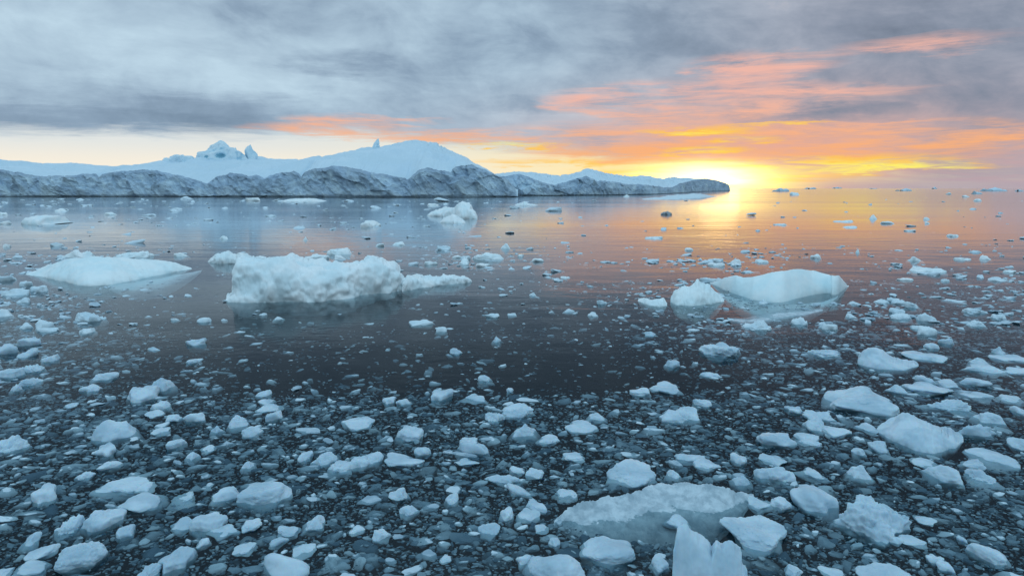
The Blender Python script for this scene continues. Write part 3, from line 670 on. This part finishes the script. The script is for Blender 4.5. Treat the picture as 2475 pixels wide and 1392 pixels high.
# letter: r rounded, s flat, j rough, p pointed, m smooth; trailing d = mostly under water; then (label, phrase) for the landmarks
PIECES = '''A 0 58 60 104 r
A 68 46 130 76 s
A 60 80 116 115 r|small white ice block with a flat top near the left edge of the dark pool|the flat-topped block by the pool
A 146 98 190 128 r
A 76 124 144 162 j
A 0 142 76 180 s
A 68 170 146 206 j|white ice piece with a lumpy back in the left-hand cluster|the lumpy-backed piece
A 36 190 74 222 p
A 298 154 382 188 s|white flat-topped ice slab at the near end of the dark pool, by the wedge pair|the flat-topped pool slab
A 268 198 330 224 s
A 483 163 570 228 p|white wedge-shaped ice chunk, the farther of two touching chunks at the dark pool|the pool wedge
A 412 196 512 260 r|rounded white ice chunk touching the wedge at the dark pool|the rounded pool chunk
A 208 243 250 276 rd
A 470 282 532 308 sd
A 490 250 560 284 s
A 532 294 588 322 r
A 490 322 560 362 sd
A 318 300 460 386 m|large smooth-backed white ice chunk with a slanting left foot, left of centre in the brash|the slant-footed chunk
A 0 358 98 420 j|white crusty ice lump cut by the frame's left edge|the crusty edge lump
A 676 327 728 358 p
A 736 286 806 346 p|small shark-fin shaped ice piece standing up from the brash|the shark-fin piece
A 776 336 848 370 s
A 832 214 880 240 r
A 830 244 888 266 r
A 830 266 922 290 s|long thin white slab under two little lumps at the pool's near shore|the long thin shore slab
A 596 412 648 446 p
A 640 394 698 422 sd
A 1008 410 1098 462 r|white block of ice with a level top just left of centre in the brash|the level-topped block
A 960 416 1008 450 r
A 1058 450 1140 486 s
A 780 440 834 476 p
A 246 474 310 508 s
A 320 446 390 480 s
A 304 500 490 560 sd|broad dim slab of ice lying awash behind a bright oval one|the broad awash slab
A 392 554 544 612 m|bright almond-shaped ice slab, smooth, in the left part of the brash|the almond-shaped slab
A 440 504 514 548 rd
A 780 506 954 596 m|large pale ice chunk with a wide sunken skirt, alone left of the middle|the skirted chunk
A 550 540 646 596 jd
A 288 588 400 676 r|angular white ice boulder with a ridged top beside a peaked one|the angular left boulder
A 180 614 268 694 j|peaked white ice lump with a snowy crest at lower left|the snow-crested lump
A 552 606 636 676 sd
A 612 608 742 684 r|bright rounded ice chunk leaning on a dim slab, lower left brash|the leaning bright chunk
A 664 654 780 696 sd
A 778 628 848 678 rd
A 972 620 1056 672 r
A 896 656 972 692 r
A 872 692 932 726 r
A 756 696 828 750 rd
A 72 682 134 730 r
A 96 702 184 770 rd
A 180 704 344 812 r|largest white ice chunk at the lower left with a steep shaded face|the big lower-left chunk
A -20 740 46 830 rd
A 40 782 162 822 s
A 450 770 520 840 j|frosted crumbly ice lump at the bottom edge, greyer than its neighbours|the crumbly frosted lump
A 510 722 626 810 r|angular pale ice chunk with a pointed right shoulder near the bottom edge|the pointed-shoulder chunk
A 386 646 442 698 r
A 940 708 1024 762 rd
A 530 374 598 410 s
A 636 692 680 728 r
A 600 48 670 74 s|pair-like low white ice piece out in the dark pool|the low pool piece
B 310 12 350 30 r
B 492 42 524 64 p
B 358 82 398 102 r
B 446 162 506 192 j
B 540 202 564 224 r
B 382 226 484 258 sd|dim flat ice pan at the near rim of the dark pool's centre|the dim rim pan
B 1048 114 1100 146 s
B 998 196 1111 230 s|pink-tinged flat ice slab at the right end of the dark pool|the pink-tinged slab
B 936 208 1008 236 s
B 1034 280 1130 324 s
B 136 234 182 264 r
B 182 240 238 266 r
B 0 290 114 348 sd|long tilted dim slab pointing away, left of centre brash|the long tilted slab
B 470 280 538 322 j
B 518 262 636 308 j|white craggy ice piece on the centre rim of the brash|the craggy rim piece
B 540 316 656 376 p|white tent-shaped ice piece in the middle of the brash|the tent-shaped piece
B 788 286 870 318 p
B 726 324 840 356 s|flat white slab with a notch right of the tent-shaped piece|the notched slab
B 172 332 274 384 r|white squared ice block with a pink-lit right corner, near the middle|the squared block
B 244 384 302 428 r
B 146 428 280 464 s|long low white slab lying across, just left of the middle|the long low slab
B 52 408 144 460 r
B 24 432 100 474 s
B -30 454 48 486 s
B 632 366 714 392 s
B 386 372 452 396 s
B 370 440 456 462 s|thin lens-shaped ice sliver in the middle of the brash|the lens-shaped sliver
B 548 464 602 488 s
B 600 466 664 504 r
B 716 420 796 448 s
B 160 532 232 574 m|smooth egg-shaped ice piece in the lower middle brash|the egg-shaped piece
B 336 550 388 588 r
B 512 598 566 640 r
B 570 612 652 642 s|pale rounded slab right of an egg-sized lump, lower middle|the pale rounded slab
B 600 582 674 614 s
B 688 528 772 574 jd
B 108 658 170 706 r
B 446 650 522 694 r|bright knuckle-shaped ice lump in the lower middle|the knuckle-shaped lump
B 322 700 364 778 sd|dim upright sliver of ice in the lower middle brash|the upright sliver
B 632 618 680 680 rd
B 570 744 630 786 s
B 582 722 796 850 m|big smooth white ice chunk cut by the bottom edge, with a knob behind it|the big bottom-edge chunk
B 768 690 956 786 m|big broad smooth white ice chunk in front of the frosted sheet|the big broad chunk
B 674 692 716 724 r
B 998 750 1066 806 r
B 850 460 1028 530 s|thick pale slab with a straight front edge behind the frosted sheet|the thick straight-edged slab
B 1046 470 1111 506 p
B 1044 626 1130 662 s
B 32 632 84 686 rd
B 192 590 260 628 r
C 56 54 204 112 j|white ice piece with a stepped, pink-glinting back at the dark pool's right end|the stepped pink-glint piece
C 202 0 298 24 j
C 414 84 530 112 j
C 720 94 850 128 s
C 836 48 880 70 r
C 1004 76 1052 104 p
C 924 106 1000 138 p
C 904 130 1040 168 s
C 1006 106 1130 132 s
C 1050 146 1130 172 s|white slab cut by the right frame edge in the upper right brash|the right-edge slab
C 442 208 712 302 s|long white slab with a wide sunken left base, right part of the brash|the long slab with a sunken base
C 664 192 730 230 r
C 726 196 866 236 s
C 886 206 996 250 sd|round dim ice pan among white slabs at the upper right|the round dim pan
C 762 242 968 296 j|long white slab with a bumpy crest at the right|the bumpy-crested slab
C 934 278 1056 332 p|white wedge of ice with its thin end to the left, near the right edge|the thin-ended wedge
C 396 298 470 354 r
C 566 300 644 358 rd|dim cube-like ice block left of the largest right-hand chunk|the dim cube-like block
C 450 336 546 368 s
C 924 356 1082 472 rd|large dim glassy block of ice half sunk near the right edge|the glassy sunken block
C 1070 318 1140 420 r
C 780 444 888 526 r|faceted white ice boulder, compact, in front of the largest right-hand chunk|the faceted boulder
C 904 438 980 476 r
C 908 472 1042 530 j|rough white ice lump in front of the glassy sunken block|the rough lump by the glassy block
C 526 446 632 510 p|white wedge leaning right in the right brash|the right-leaning wedge
C 736 408 820 468 rd
C 612 384 680 420 s
C 552 400 600 430 r
C 240 338 362 400 r|square-shouldered ice block with a dim neighbour, right of centre|the square-shouldered block
C 362 350 460 400 jd
C 252 420 340 462 rd
C 230 450 360 518 j|white rough ice piece standing over a tilted dim slab|the rough piece over a slab
C 212 514 300 608 sd
C 160 484 238 530 p
C 370 464 468 508 rd
C 356 518 506 626 m|bright domed ice chunk with a small companion on its left, lower right|the bright domed chunk
C 280 556 368 604 r
C 470 540 752 712 j|big angular arrow-shaped white ice chunk at the lower right|the arrow-shaped chunk
C 134 648 346 744 s|broad white tilted ice wedge right of the toothed block at the bottom|the broad tilted wedge
C 940 704 1050 784 r|pale ice chunk with a pointed top alone near the lower right corner|the lower right corner chunk
C 704 696 794 726 s
C 756 628 830 656 s
C 828 770 880 808 r
C 790 744 842 780 s
C 332 766 396 826 rd
C 450 794 530 826 r
C 570 800 760 860 s|low white slab cut by the bottom edge at the lower right|the bottom-edge slab
C 340 268 400 294 s
C -20 266 64 320 r
C 36 242 98 272 r
C 162 422 214 460 r
C -20 426 80 450 s
C 38 444 126 476 s
C 896 664 924 712 s
C 668 688 718 716 s
C 822 182 900 212 sd
C 450 0 504 22 r
C 1028 216 1108 262 sd
C 1080 262 1130 300 r
C 790 64 828 84 r
C 768 12 822 40 s
L 258 488 372 524 j|white craggy ice piece just beyond the smooth pale floe|the craggy piece beyond the pale floe
L 440 496 600 524 j|low white ridge of ice beyond the right end of the smooth pale floe|the low ridge beyond the pale floe
L 1284 484 1388 512 s|white flat-topped cake of ice beyond the big lumpy floe|the flat-topped cake
L 1186 508 1280 532 s
L 296 730 410 774 j|little white floe with a dark foot, alone below the smooth pale floe|the lone dark-footed piece
L 14 640 112 672 s
L 122 632 180 658 r
L 76 612 116 636 s
L -10 590 56 614 s
L -10 715 50 758 r
L 74 676 120 700 s
L 142 766 210 805 r
L 80 778 130 802 s
L 550 640 596 652 jd
L 964 288 1022 302 s
L 858 436 894 450 r
L 1186 440 1204 454 p
L 1412 380 1456 404 s
L 0 378 48 392 s
L 14 468 40 482 r
L 0 344 30 356 s
L 410 344 460 356 s
L 220 330 264 342 s
L 770 754 826 776 r
L 668 758 704 770 s
L 1014 738 1042 750 s
L 1070 752 1110 766 s
L 686 502 740 518 s
L 1300 512 1356 530 s
M 663 466 709 488 p|small white cone of ice alone in the orange reflection|the white cone
M 1290 340 1332 356 rk|small dark rock-like lump of dirty ice in the golden reflection|the dark dirty lump
M 376 310 420 320 s
M 500 524 542 548 r
M 566 542 620 558 s
M 552 504 674 530 s|longest white slab in the loose band beyond the big floe's tail|the long slab beyond the tail
M 368 534 416 550 s
M 474 512 510 524 s
M 1228 440 1302 450 s
M 1384 486 1412 496 s
M 776 658 806 672 p
M 606 738 658 756 s
M 690 738 726 750 s
M 898 594 936 604 s
M 872 608 908 616 s
M 408 794 454 809 s
M 116 376 200 400 j|low broken white ice left of the two-humped far floe|the low broken ice
M 176 466 208 478 s
M 240 460 290 474 s
M 1040 686 1078 704 j
M 1004 734 1044 752 s
M 1140 276 1168 286 r
M 776 524 830 538 s
M 730 508 752 520 r
R 356 764 472 806 j|white jagged ice piece before the sunken shelf of the humped floe|the jagged piece by the shelf
R 548 754 610 786 j
R 660 778 722 804 r
R 544 266 578 278 r
R 844 354 886 372 p|small white pyramid of ice out on the pink water|the white pyramid
R 622 508 666 526 r|small round white lump beyond the humped floe|the round lump beyond the humped floe
R 798 484 814 504 p
R 1004 560 1138 582 s|thin white plate of ice on the dark water right of the humped floe|the thin white plate
R 994 516 1064 536 j
R 958 600 1012 612 s
R 308 526 350 552 r
R 222 540 282 556 s
R 408 528 456 542 s
R 716 376 790 384 s
R 894 380 946 390 s
R 478 388 530 396 s
R 130 484 160 494 s
R 1250 292 1284 302 r
R 1214 278 1242 286 r
R 1150 264 1168 276 r
R 1158 430 1200 440 s
R 992 412 1030 420 s
R 1062 364 1084 374 r
R 1066 380 1084 390 r
R 848 310 864 316 r
R 744 398 806 406 s
R 0 438 48 448 s
R 1284 512 1332 530 j
R 1040 736 1108 772 j|white rough ice clump at the far rim of the right brash|the rough far-rim clump
R 932 738 1020 766 j
R 1226 766 1304 792 j
R 1330 740 1380 762 s
R 1148 674 1236 700 sd
R 1222 716 1300 740 j
R 994 694 1060 720 j
R 940 688 988 704 s
R 868 682 924 700 s
R 1130 604 1166 616 s
R 1314 600 1390 616 s
R 756 740 800 758 r
R 1380 570 1420 582 s
R 1180 520 1240 532 s'''
def place(x0, y0, x1, y1, kind, seed):
    """an ice piece whose footprint and height fit the box (source pixels)"""
    dim = kind.endswith('d'); dark = kind.endswith('k'); k = {'r': 'rock', 's': 'slab', 'j': 'jag', 'p': 'peak', 'm': 'smooth'}[kind[0]]
    xc = (x0 + x1) / 2; gx, gy = ground(xc, y1)
    dep = gy * cp + CAM_H * sp_; W = (x1 - x0) / FS * dep
    ratio = {'slab': 1.05, 'rock': 1.05, 'jag': .95, 'peak': .9, 'smooth': 1.0}[k]
    r = random.Random(seed)
    if dim:
        top = ground(xc, y0)[1]; L = min(max(top - gy, .25 * W), 1.3 * W); h = .012 + .02 * r.random()
    else:
        for _ in range(12):
            L = ratio * W; h = z_at(xc, y0, gy + L * .58)
            if h < (.08 if k == 'slab' else .13) * W and ratio > .3: ratio *= .88
            elif h > .45 * W and ratio < 1.3: ratio *= 1.1
            else: break
        h = min(max(h, .05 * W), (.8 if k == 'peak' else .48) * W)
        if gy < 13: h *= .74; L *= 1.1
    cy = gy + L / 2
    Ht = h * (2.5 if not dim else 1) + (.22 * W if dim else .06 * W)
    big = (x1 - x0)
    sub = 5 if big > 120 else 4 if big > 45 else 3
    v, f = lump(k, sub, seed)
    p = v * np.array([W / 2 * (1.0 if gy < 13 else 1.06), L / 2 * 1.04, Ht / 2]); p[:, 2] += h - Ht / 2
    cx = gx * (cy / gy) if True else gx
    m = M_DIRTY if dark else M_WHITE if cy > 24 else M_ICE if cy > 15 else M_NEAR
    o = link_mesh('ice_piece', p, f, m, loc=(cx, cy, 0))
    INDIV.append((cx, cy, W / 2, L / 2))
    return o
todo = []
for n, ln in enumerate(PIECES.split('\n')):
    part = ln.split('|'); w = part[0].split(); t = TILE[w[0]]
    x0, y0, x1, y1 = [float(q) for q in w[1:5]]
    x0, x1 = t[0] + x0 * t[2], t[0] + x1 * t[2]; y0, y1 = t[1] + y0 * t[2], t[1] + y1 * t[2]
    o = place(x0, y0, x1, y1, w[5], 1000 + n)
    if len(part) > 1:
        tag(o, part[1], 'ice chunk', GROUP); ANCH.append((xc := (x0 + x1) / 2, (y0 + y1) / 2, part[2]))
    else: todo.append((o, (x0 + x1) / 2, (y0 + y1) / 2, x1 - x0, w[5]))

ZC = lambda pts: [(1645 + x * .7471, 780 + y * .7471) for x, y in pts]
ZT = lambda pts: [(1300 + x * .3809, 1080 + y * .3809) for x, y in pts]
SLOPE = [(.06, -1), (-.04, -.4), (0, 0), (.05, .25), (.2, .5), (.5, .82), (.75, 1.0), (.9, .7), (1, 0), (1, -1)]
floe('ice_chunk', 'large white two-part ice lump low on one side, upper right brash', 'the two-part lump', ZC([(572, 132), (640, 150), (720, 153), (770, 140)]), ZC([(572, 122), (590, 95), (620, 81), (656, 92), (680, 116), (720, 124), (770, 132)]),
     .75, SLOPE, 90, 44, M_NEAR, [(.02, 2.5, 'f'), (.012, 7.0, 'r'), (.004, 22, 'f')], -.2, 81, cat='ice chunk', endp=.35, group=GROUP, crest=.02, cfreq=8.0, env=8)
floe('ice_chunk', 'largest white ice chunk in the right brash with a bumpy peak sloping to its right', 'the largest right-hand chunk', ZC([(634, 352), (700, 386), (760, 411), (820, 424), (880, 406), (914, 384)]),
     ZC([(634, 345), (660, 334), (700, 314), (722, 298), (742, 294), (765, 312), (800, 330), (835, 346), (880, 350), (914, 376)]), .75, SLOPE, 120, 56, M_NEAR, [(.02, 3.0, 'f'), (.014, 8.0, 'r'), (.004, 24, 'f')], -.2, 82, cat='ice chunk', endp=.35, group=GROUP, crest=.02, cfreq=9.0, env=14)
floe('ice_chunk', 'tall toothed white ice block with a jagged edge rising at the bottom', 'the toothed block', ZT([(850, 880), (960, 905), (1100, 915), (1230, 905), (1330, 870)]),
     ZT([(850, 800), (868, 650), (890, 520), (938, 478), (975, 545), (1010, 560), (1022, 572), (1060, 588), (1085, 615), (1110, 645), (1135, 606), (1175, 625), (1205, 604), (1232, 592), (1262, 632), (1300, 660), (1326, 690), (1300, 740), (1330, 800)]),
     .36, SLOPE, 150, 60, M_NEAR, [(.008, 6.0, 'f'), (.005, 16.0, 'r')], -.15, 83, cat='ice chunk', endp=.12, group=GROUP, crest=.012, cfreq=16.0, env=40)

# the large frosted sheet lying awash in front
fs = floe('ice_sheet', 'large translucent frosted ice sheet lying awash at the lower right, glassy grey', 'the frosted sheet',
     [(1338, 1265), (1400, 1280), (1500, 1292), (1620, 1284), (1740, 1262), (1822, 1200)],
     [(1338, 1238), (1400, 1216), (1440, 1204), (1540, 1186), (1660, 1166), (1770, 1180), (1822, 1190)],
     [(1338, .3), (1450, .62), (1650, .95), (1822, .35)], [(-.25, -1), (-.1, -.55), (.08, -.32), (.28, -.12), (.45, .1), (.6, .35), (.8, .7), (.93, 1.0), (1, 0), (1, -1)],
     150, 80, M_CLEAR, [(.016, 3.0, 'f'), (.016, 8.0, 'f'), (.012, 20.0, 'b')], -.2, 77, endp=.4, crest=.02, cfreq=6.0, edge=.2)

# ------------------------------------------------------------------ brash: where it lies (share of the surface covered), by picture zone of the original view
DX = [0, 120, 240, 360, 480, 600, 720, 840, 960, 1080, 1200, 1320, 1456]
DENS = '''274 0.8 0.8 0.8 0.8 0.8 0.8 0.6 0.3 0.3 0.3 0.3 0.3 0.3
290 5.6 5.6 4.8 3.2 3.2 3.2 1.8 0.9 0.6 0.3 0.6 0.6 0.6
310 4.0 4.8 4.0 4.0 4.8 4.8 3.0 1.2 0.6 0.6 0.6 0.6 0.6
330 2.4 2.4 2.4 1.6 2.8 3.6 2.4 0.9 0.9 0.9 0.9 0.9 1.2
350 3.2 3.6 3.2 2.0 2.8 4.8 4.2 2.4 1.8 1.5 1.5 2.1 2.1
370 20.8 16.0 11.2 6.4 6.4 24.0 21.6 10.8 13.2 22.8 6.0 9.6 10.8
390 33.6 6.4 4.0 3.2 1.6 4.8 7.2 8.4 18.0 15.6 4.8 14.4 14.4
410 50 8 3 0 0 3 5 12 32 14 8 20 30
430 60 14 5 0 0 3 6 13 36 28 30 38 48
460 70 26 10 5 4 5 7 10 34 46 58 62 66
490 76 34 14 10 8 7 6 8 26 42 64 72 76
515 80 50 20 14 10 9 8 6 14 50 76 82 82
545 85 72 26 12 20 10 12 6 12 58 85 85 85
562 88 84 60 40 60 45 40 42 60 80 88 88 88
585 90 90 82 80 88 86 84 86 88 92 92 92 92
640 94 94 94 94 94 94 94 94 94 94 94 94 94
860 94 94 94 94 94 94 94 94 94 94 94 94 94'''
rows = np.array([[float(c) for c in l.split()] for l in DENS.split('\n')]); DY = rows[:, 0]; DV = rows[:, 1:] / 100
def density(X, Y):
    z = -CAM_H; dep = Y * cp + CAM_H * sp_; up = Y * sp_ - CAM_H * cp
    sx = (FW / 2 + FS * X / dep) / S1456; sy = (FH / 2 - FS * up / dep) / S1456
    sy = sy + 14 * perlin(np.c_[X * .5, Y * .35, X * 0]) * np.clip((sy - 300) / 200, 0, 1)
    i = np.clip(np.searchsorted(DX, sx) - 1, 0, 11); j = np.clip(np.searchsorted(DY, sy) - 1, 0, len(DY) - 2)
    dx = np.array(DX, float); u = np.clip((sx - dx[i]) / (dx[i + 1] - dx[i]), 0, 1); v = np.clip((sy - DY[j]) / (DY[j + 1] - DY[j]), 0, 1)
    d = (DV[j, i] * (1 - u) + DV[j, i + 1] * u) * (1 - v) + (DV[j + 1, i] * (1 - u) + DV[j + 1, i + 1] * u) * v
    d = np.where((sy < 270), 0, d)
    return d, sx, sy
def scatter(y0, y1, med, sig, cover, rng, smax=9, clump=(0, 1.0)):
    """random pieces over the strip of sea between two distances"""
    half = lambda y: .76 * y + 1.0
    area = (half(y0) + half(y1)) * (y1 - y0)
    mean = med * med * math.exp(2 * sig * sig) * .55
    n = int(area * cover / mean)
    Y = rng.uniform(y0, y1, n); X = rng.uniform(-1, 1, n) * half(y1); ok = np.abs(X) < half(Y); X, Y = X[ok], Y[ok]
    d, sx, sy = density(X, Y)
    if clump[0]: d = d * np.clip(1 + clump[0] * perlin(np.c_[X * clump[1], Y * clump[1] * .6, X * 0 + y0]) * 2.2, 0, 3)
    ok = rng.uniform(0, 1, len(X)) < d; X, Y = X[ok], Y[ok]
    s = np.minimum(med * np.exp(rng.normal(0, sig, len(X))), smax)
    return X, Y, s
TEMPL = {1: [lump(k, 1, 300 + i)[0] for i, k in enumerate(['rock', 'slab', 'rock', 'slab', 'peak', 'rock', 'slab', 'slab'] * 3)],
         2: [lump(k, 2, 400 + i)[0] for i, k in enumerate(['rock', 'slab', 'jag', 'slab', 'peak', 'rock', 'slab', 'jag'] * 3)]}
VV, FF, TT, base = [], [], [], 0
def emit(X, Y, s, sub, tops, rng, flat=(.16, .42)):
    global base
    n = len(X); T = np.stack(TEMPL[sub]); F = ICO[sub][1]; nv = T.shape[1]
    pick = rng.integers(0, len(T), n); v = T[pick].copy()
    asp = rng.uniform(.38, .85, n); hgt = rng.uniform(*flat, n) * s
    v[:, :, 0] *= (s / 2)[:, None]; v[:, :, 1] *= (s * asp / 2)[:, None]; v[:, :, 2] *= (hgt / 2)[:, None]
    tilt = rng.normal(0, .16, n); v[:, :, 2] += v[:, :, 0] * tilt[:, None]
    a = rng.uniform(0, 6.283, n); c_, s_ = np.cos(a)[:, None], np.sin(a)[:, None]
    x, y = v[:, :, 0] * c_ - v[:, :, 1] * s_, v[:, :, 0] * s_ + v[:, :, 1] * c_
    z = v[:, :, 2] - v[:, :, 2].max(1)[:, None] + tops[:, None]
    P = np.stack([x + X[:, None], y + Y[:, None], z], 2)
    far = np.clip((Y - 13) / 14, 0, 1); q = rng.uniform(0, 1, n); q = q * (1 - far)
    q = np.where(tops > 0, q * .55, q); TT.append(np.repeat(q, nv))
    VV.append(P.reshape(-1, 3)); FF.append((F[None] + (np.arange(n) * nv)[:, None, None]).reshape(-1, 3) + base); base += n * nv
def clear_of(X, Y, s, grow=.0):
    ok = np.ones(len(X), bool)
    for (cx, cy, rx, ry) in INDIV:
        ok &= ((X - cx) / (rx + grow * s)) ** 2 + ((Y - cy) / (ry + grow * s)) ** 2 > .9
    return ok
rng = np.random.default_rng(99)
extra = []
BANDS = [(4.2, 7, .10, .50), (7, 10.5, .105, .50), (10.5, 16, .11, .48), (16, 24, .14, .45), (24, 40, .20, .5), (40, 80, .38, .5), (80, 200, .9, .5)]
for bi, (y0, y1, med, sig) in enumerate(BANDS):
    near = y1 <= 10.5
    X, Y, s = scatter(y0, y1, med, sig, 1.05 if near else .55, rng, clump=(.5, 1.3) if near else (.9, 1.2 if y1 < 30 else .3))
    ok = clear_of(X, Y, s, .25); X, Y, s = X[ok], Y[ok], s[ok]
    # the largest free ones become things of their own
    order = np.argsort(-s); nb = [4, 8, 9, 8, 5, 1, 0][bi]; chosen = []
    for i in order:
        if len(chosen) >= nb: break
        px, py = project(X[i], Y[i], 0)
        if 20 < px < FW - 20 and py < FH - 10 and all(abs(X[i] - X[j]) + abs(Y[i] - Y[j]) > s[i] for j in chosen): chosen.append(i)
    for i in chosen: extra.append((X[i], Y[i], s[i]))
    keep = np.ones(len(X), bool); keep[chosen] = False; X, Y, s = X[keep], Y[keep], s[keep]
    q = rng.uniform(0, 1, len(X))
    if y1 <= 16: tops = np.where(q < [.84, .78, .55][bi], -.001 - .030 * rng.uniform(0, 1, len(X)) ** 1.2, s * rng.uniform(.01, .09, len(X)))
    else: tops = np.where(q < .2, -.01 * rng.uniform(0, 1, len(X)), s * rng.uniform(.04, .22, len(X)))
    b = s > med * 1.25
    emit(X[b], Y[b], s[b], 2, tops[b], rng); emit(X[~b], Y[~b], s[~b], 1, tops[~b], rng)
    if y1 <= 24:
        X, Y, s = scatter(y0, y1, [.030, .036, .05, .08][bi], .35, [.75, .65, .45, .3][bi], rng)
        ok = clear_of(X, Y, s); X, Y, s = X[ok], Y[ok], s[ok]
        emit(X, Y, s, 1, -.010 - .06 * rng.uniform(0, 1, len(X)), rng)
brash = link_mesh('brash_ice', np.concatenate(VV), np.concatenate(FF), M_BRASH, smooth=False, attr=('clarity', np.concatenate(TT)))
tag(brash, 'countless small bits of brash ice floating and half sunk in dark water', 'brash ice'); brash['kind'] = 'stuff'
print('brash verts', len(brash.data.vertices))
for k, (x, y, s) in enumerate(extra):
    r = random.Random(k); kd = r.choice('rssrjp'); kk = {'r': 'rock', 's': 'slab', 'j': 'jag', 'p': 'peak'}[kd]
    v, f = lump(kk, 3, 5000 + k); h = s * r.uniform(.12, .26); a = r.uniform(0, 6.28)
    p = v * np.array([s / 2, s * r.uniform(.5, .8) / 2, h * 1.2]); p = np.c_[p[:, 0] * math.cos(a) - p[:, 1] * math.sin(a), p[:, 0] * math.sin(a) + p[:, 1] * math.cos(a), p[:, 2] - h * .2]
    o = link_mesh('ice_piece', p, f, M_ICE if y > 15 else M_NEAR, loc=(x, y, 0)); sx, sy = project(x, y, 0)
    todo.append((o, sx, sy, s * FS / y, kd))

# ------------------------------------------------------------------ a label for every loose piece, told by its look and its neighbours
used = set()
ADJ = {'r': 'rounded', 's': 'flat', 'j': 'rough-topped', 'p': 'pointed', 'm': 'smooth'}
def rel(dx, dy):
    a = math.degrees(math.atan2(dy * 1.6, dx))
    return ['right of', 'in front and right of', 'in front of', 'in front and left of', 'left of', 'behind and left of', 'behind', 'behind and right of'][int(((a + 22.5) % 360) // 45)]
for o, sx, sy, w, kd in sorted(todo, key=lambda q: -q[3]):
    size = 'sizeable' if w > 75 else 'small' if w > 40 else 'little' if w > 24 else 'tiny'
    look = ('half-sunken bluish' if kd.endswith('d') else ADJ[kd[0]] + ' white')
    near = sorted(ANCH, key=lambda q: (q[0] - sx) ** 2 + ((q[1] - sy) * 1.6) ** 2)[:9]
    lab = None
    for how in ('just ', ''):
        for ax, ay, ph in near[:3] if how else near:
            c = f'{size} {look} ice piece {how}{rel(sx - ax, sy - ay)} {ph}'
            if c not in used and len(c.split()) <= 15: lab = c; break
        if lab: break
    if not lab: lab = f'{size} {look} ice near {near[0][2]}'
    used.add(lab); tag(o, lab, 'ice chunk', GROUP)
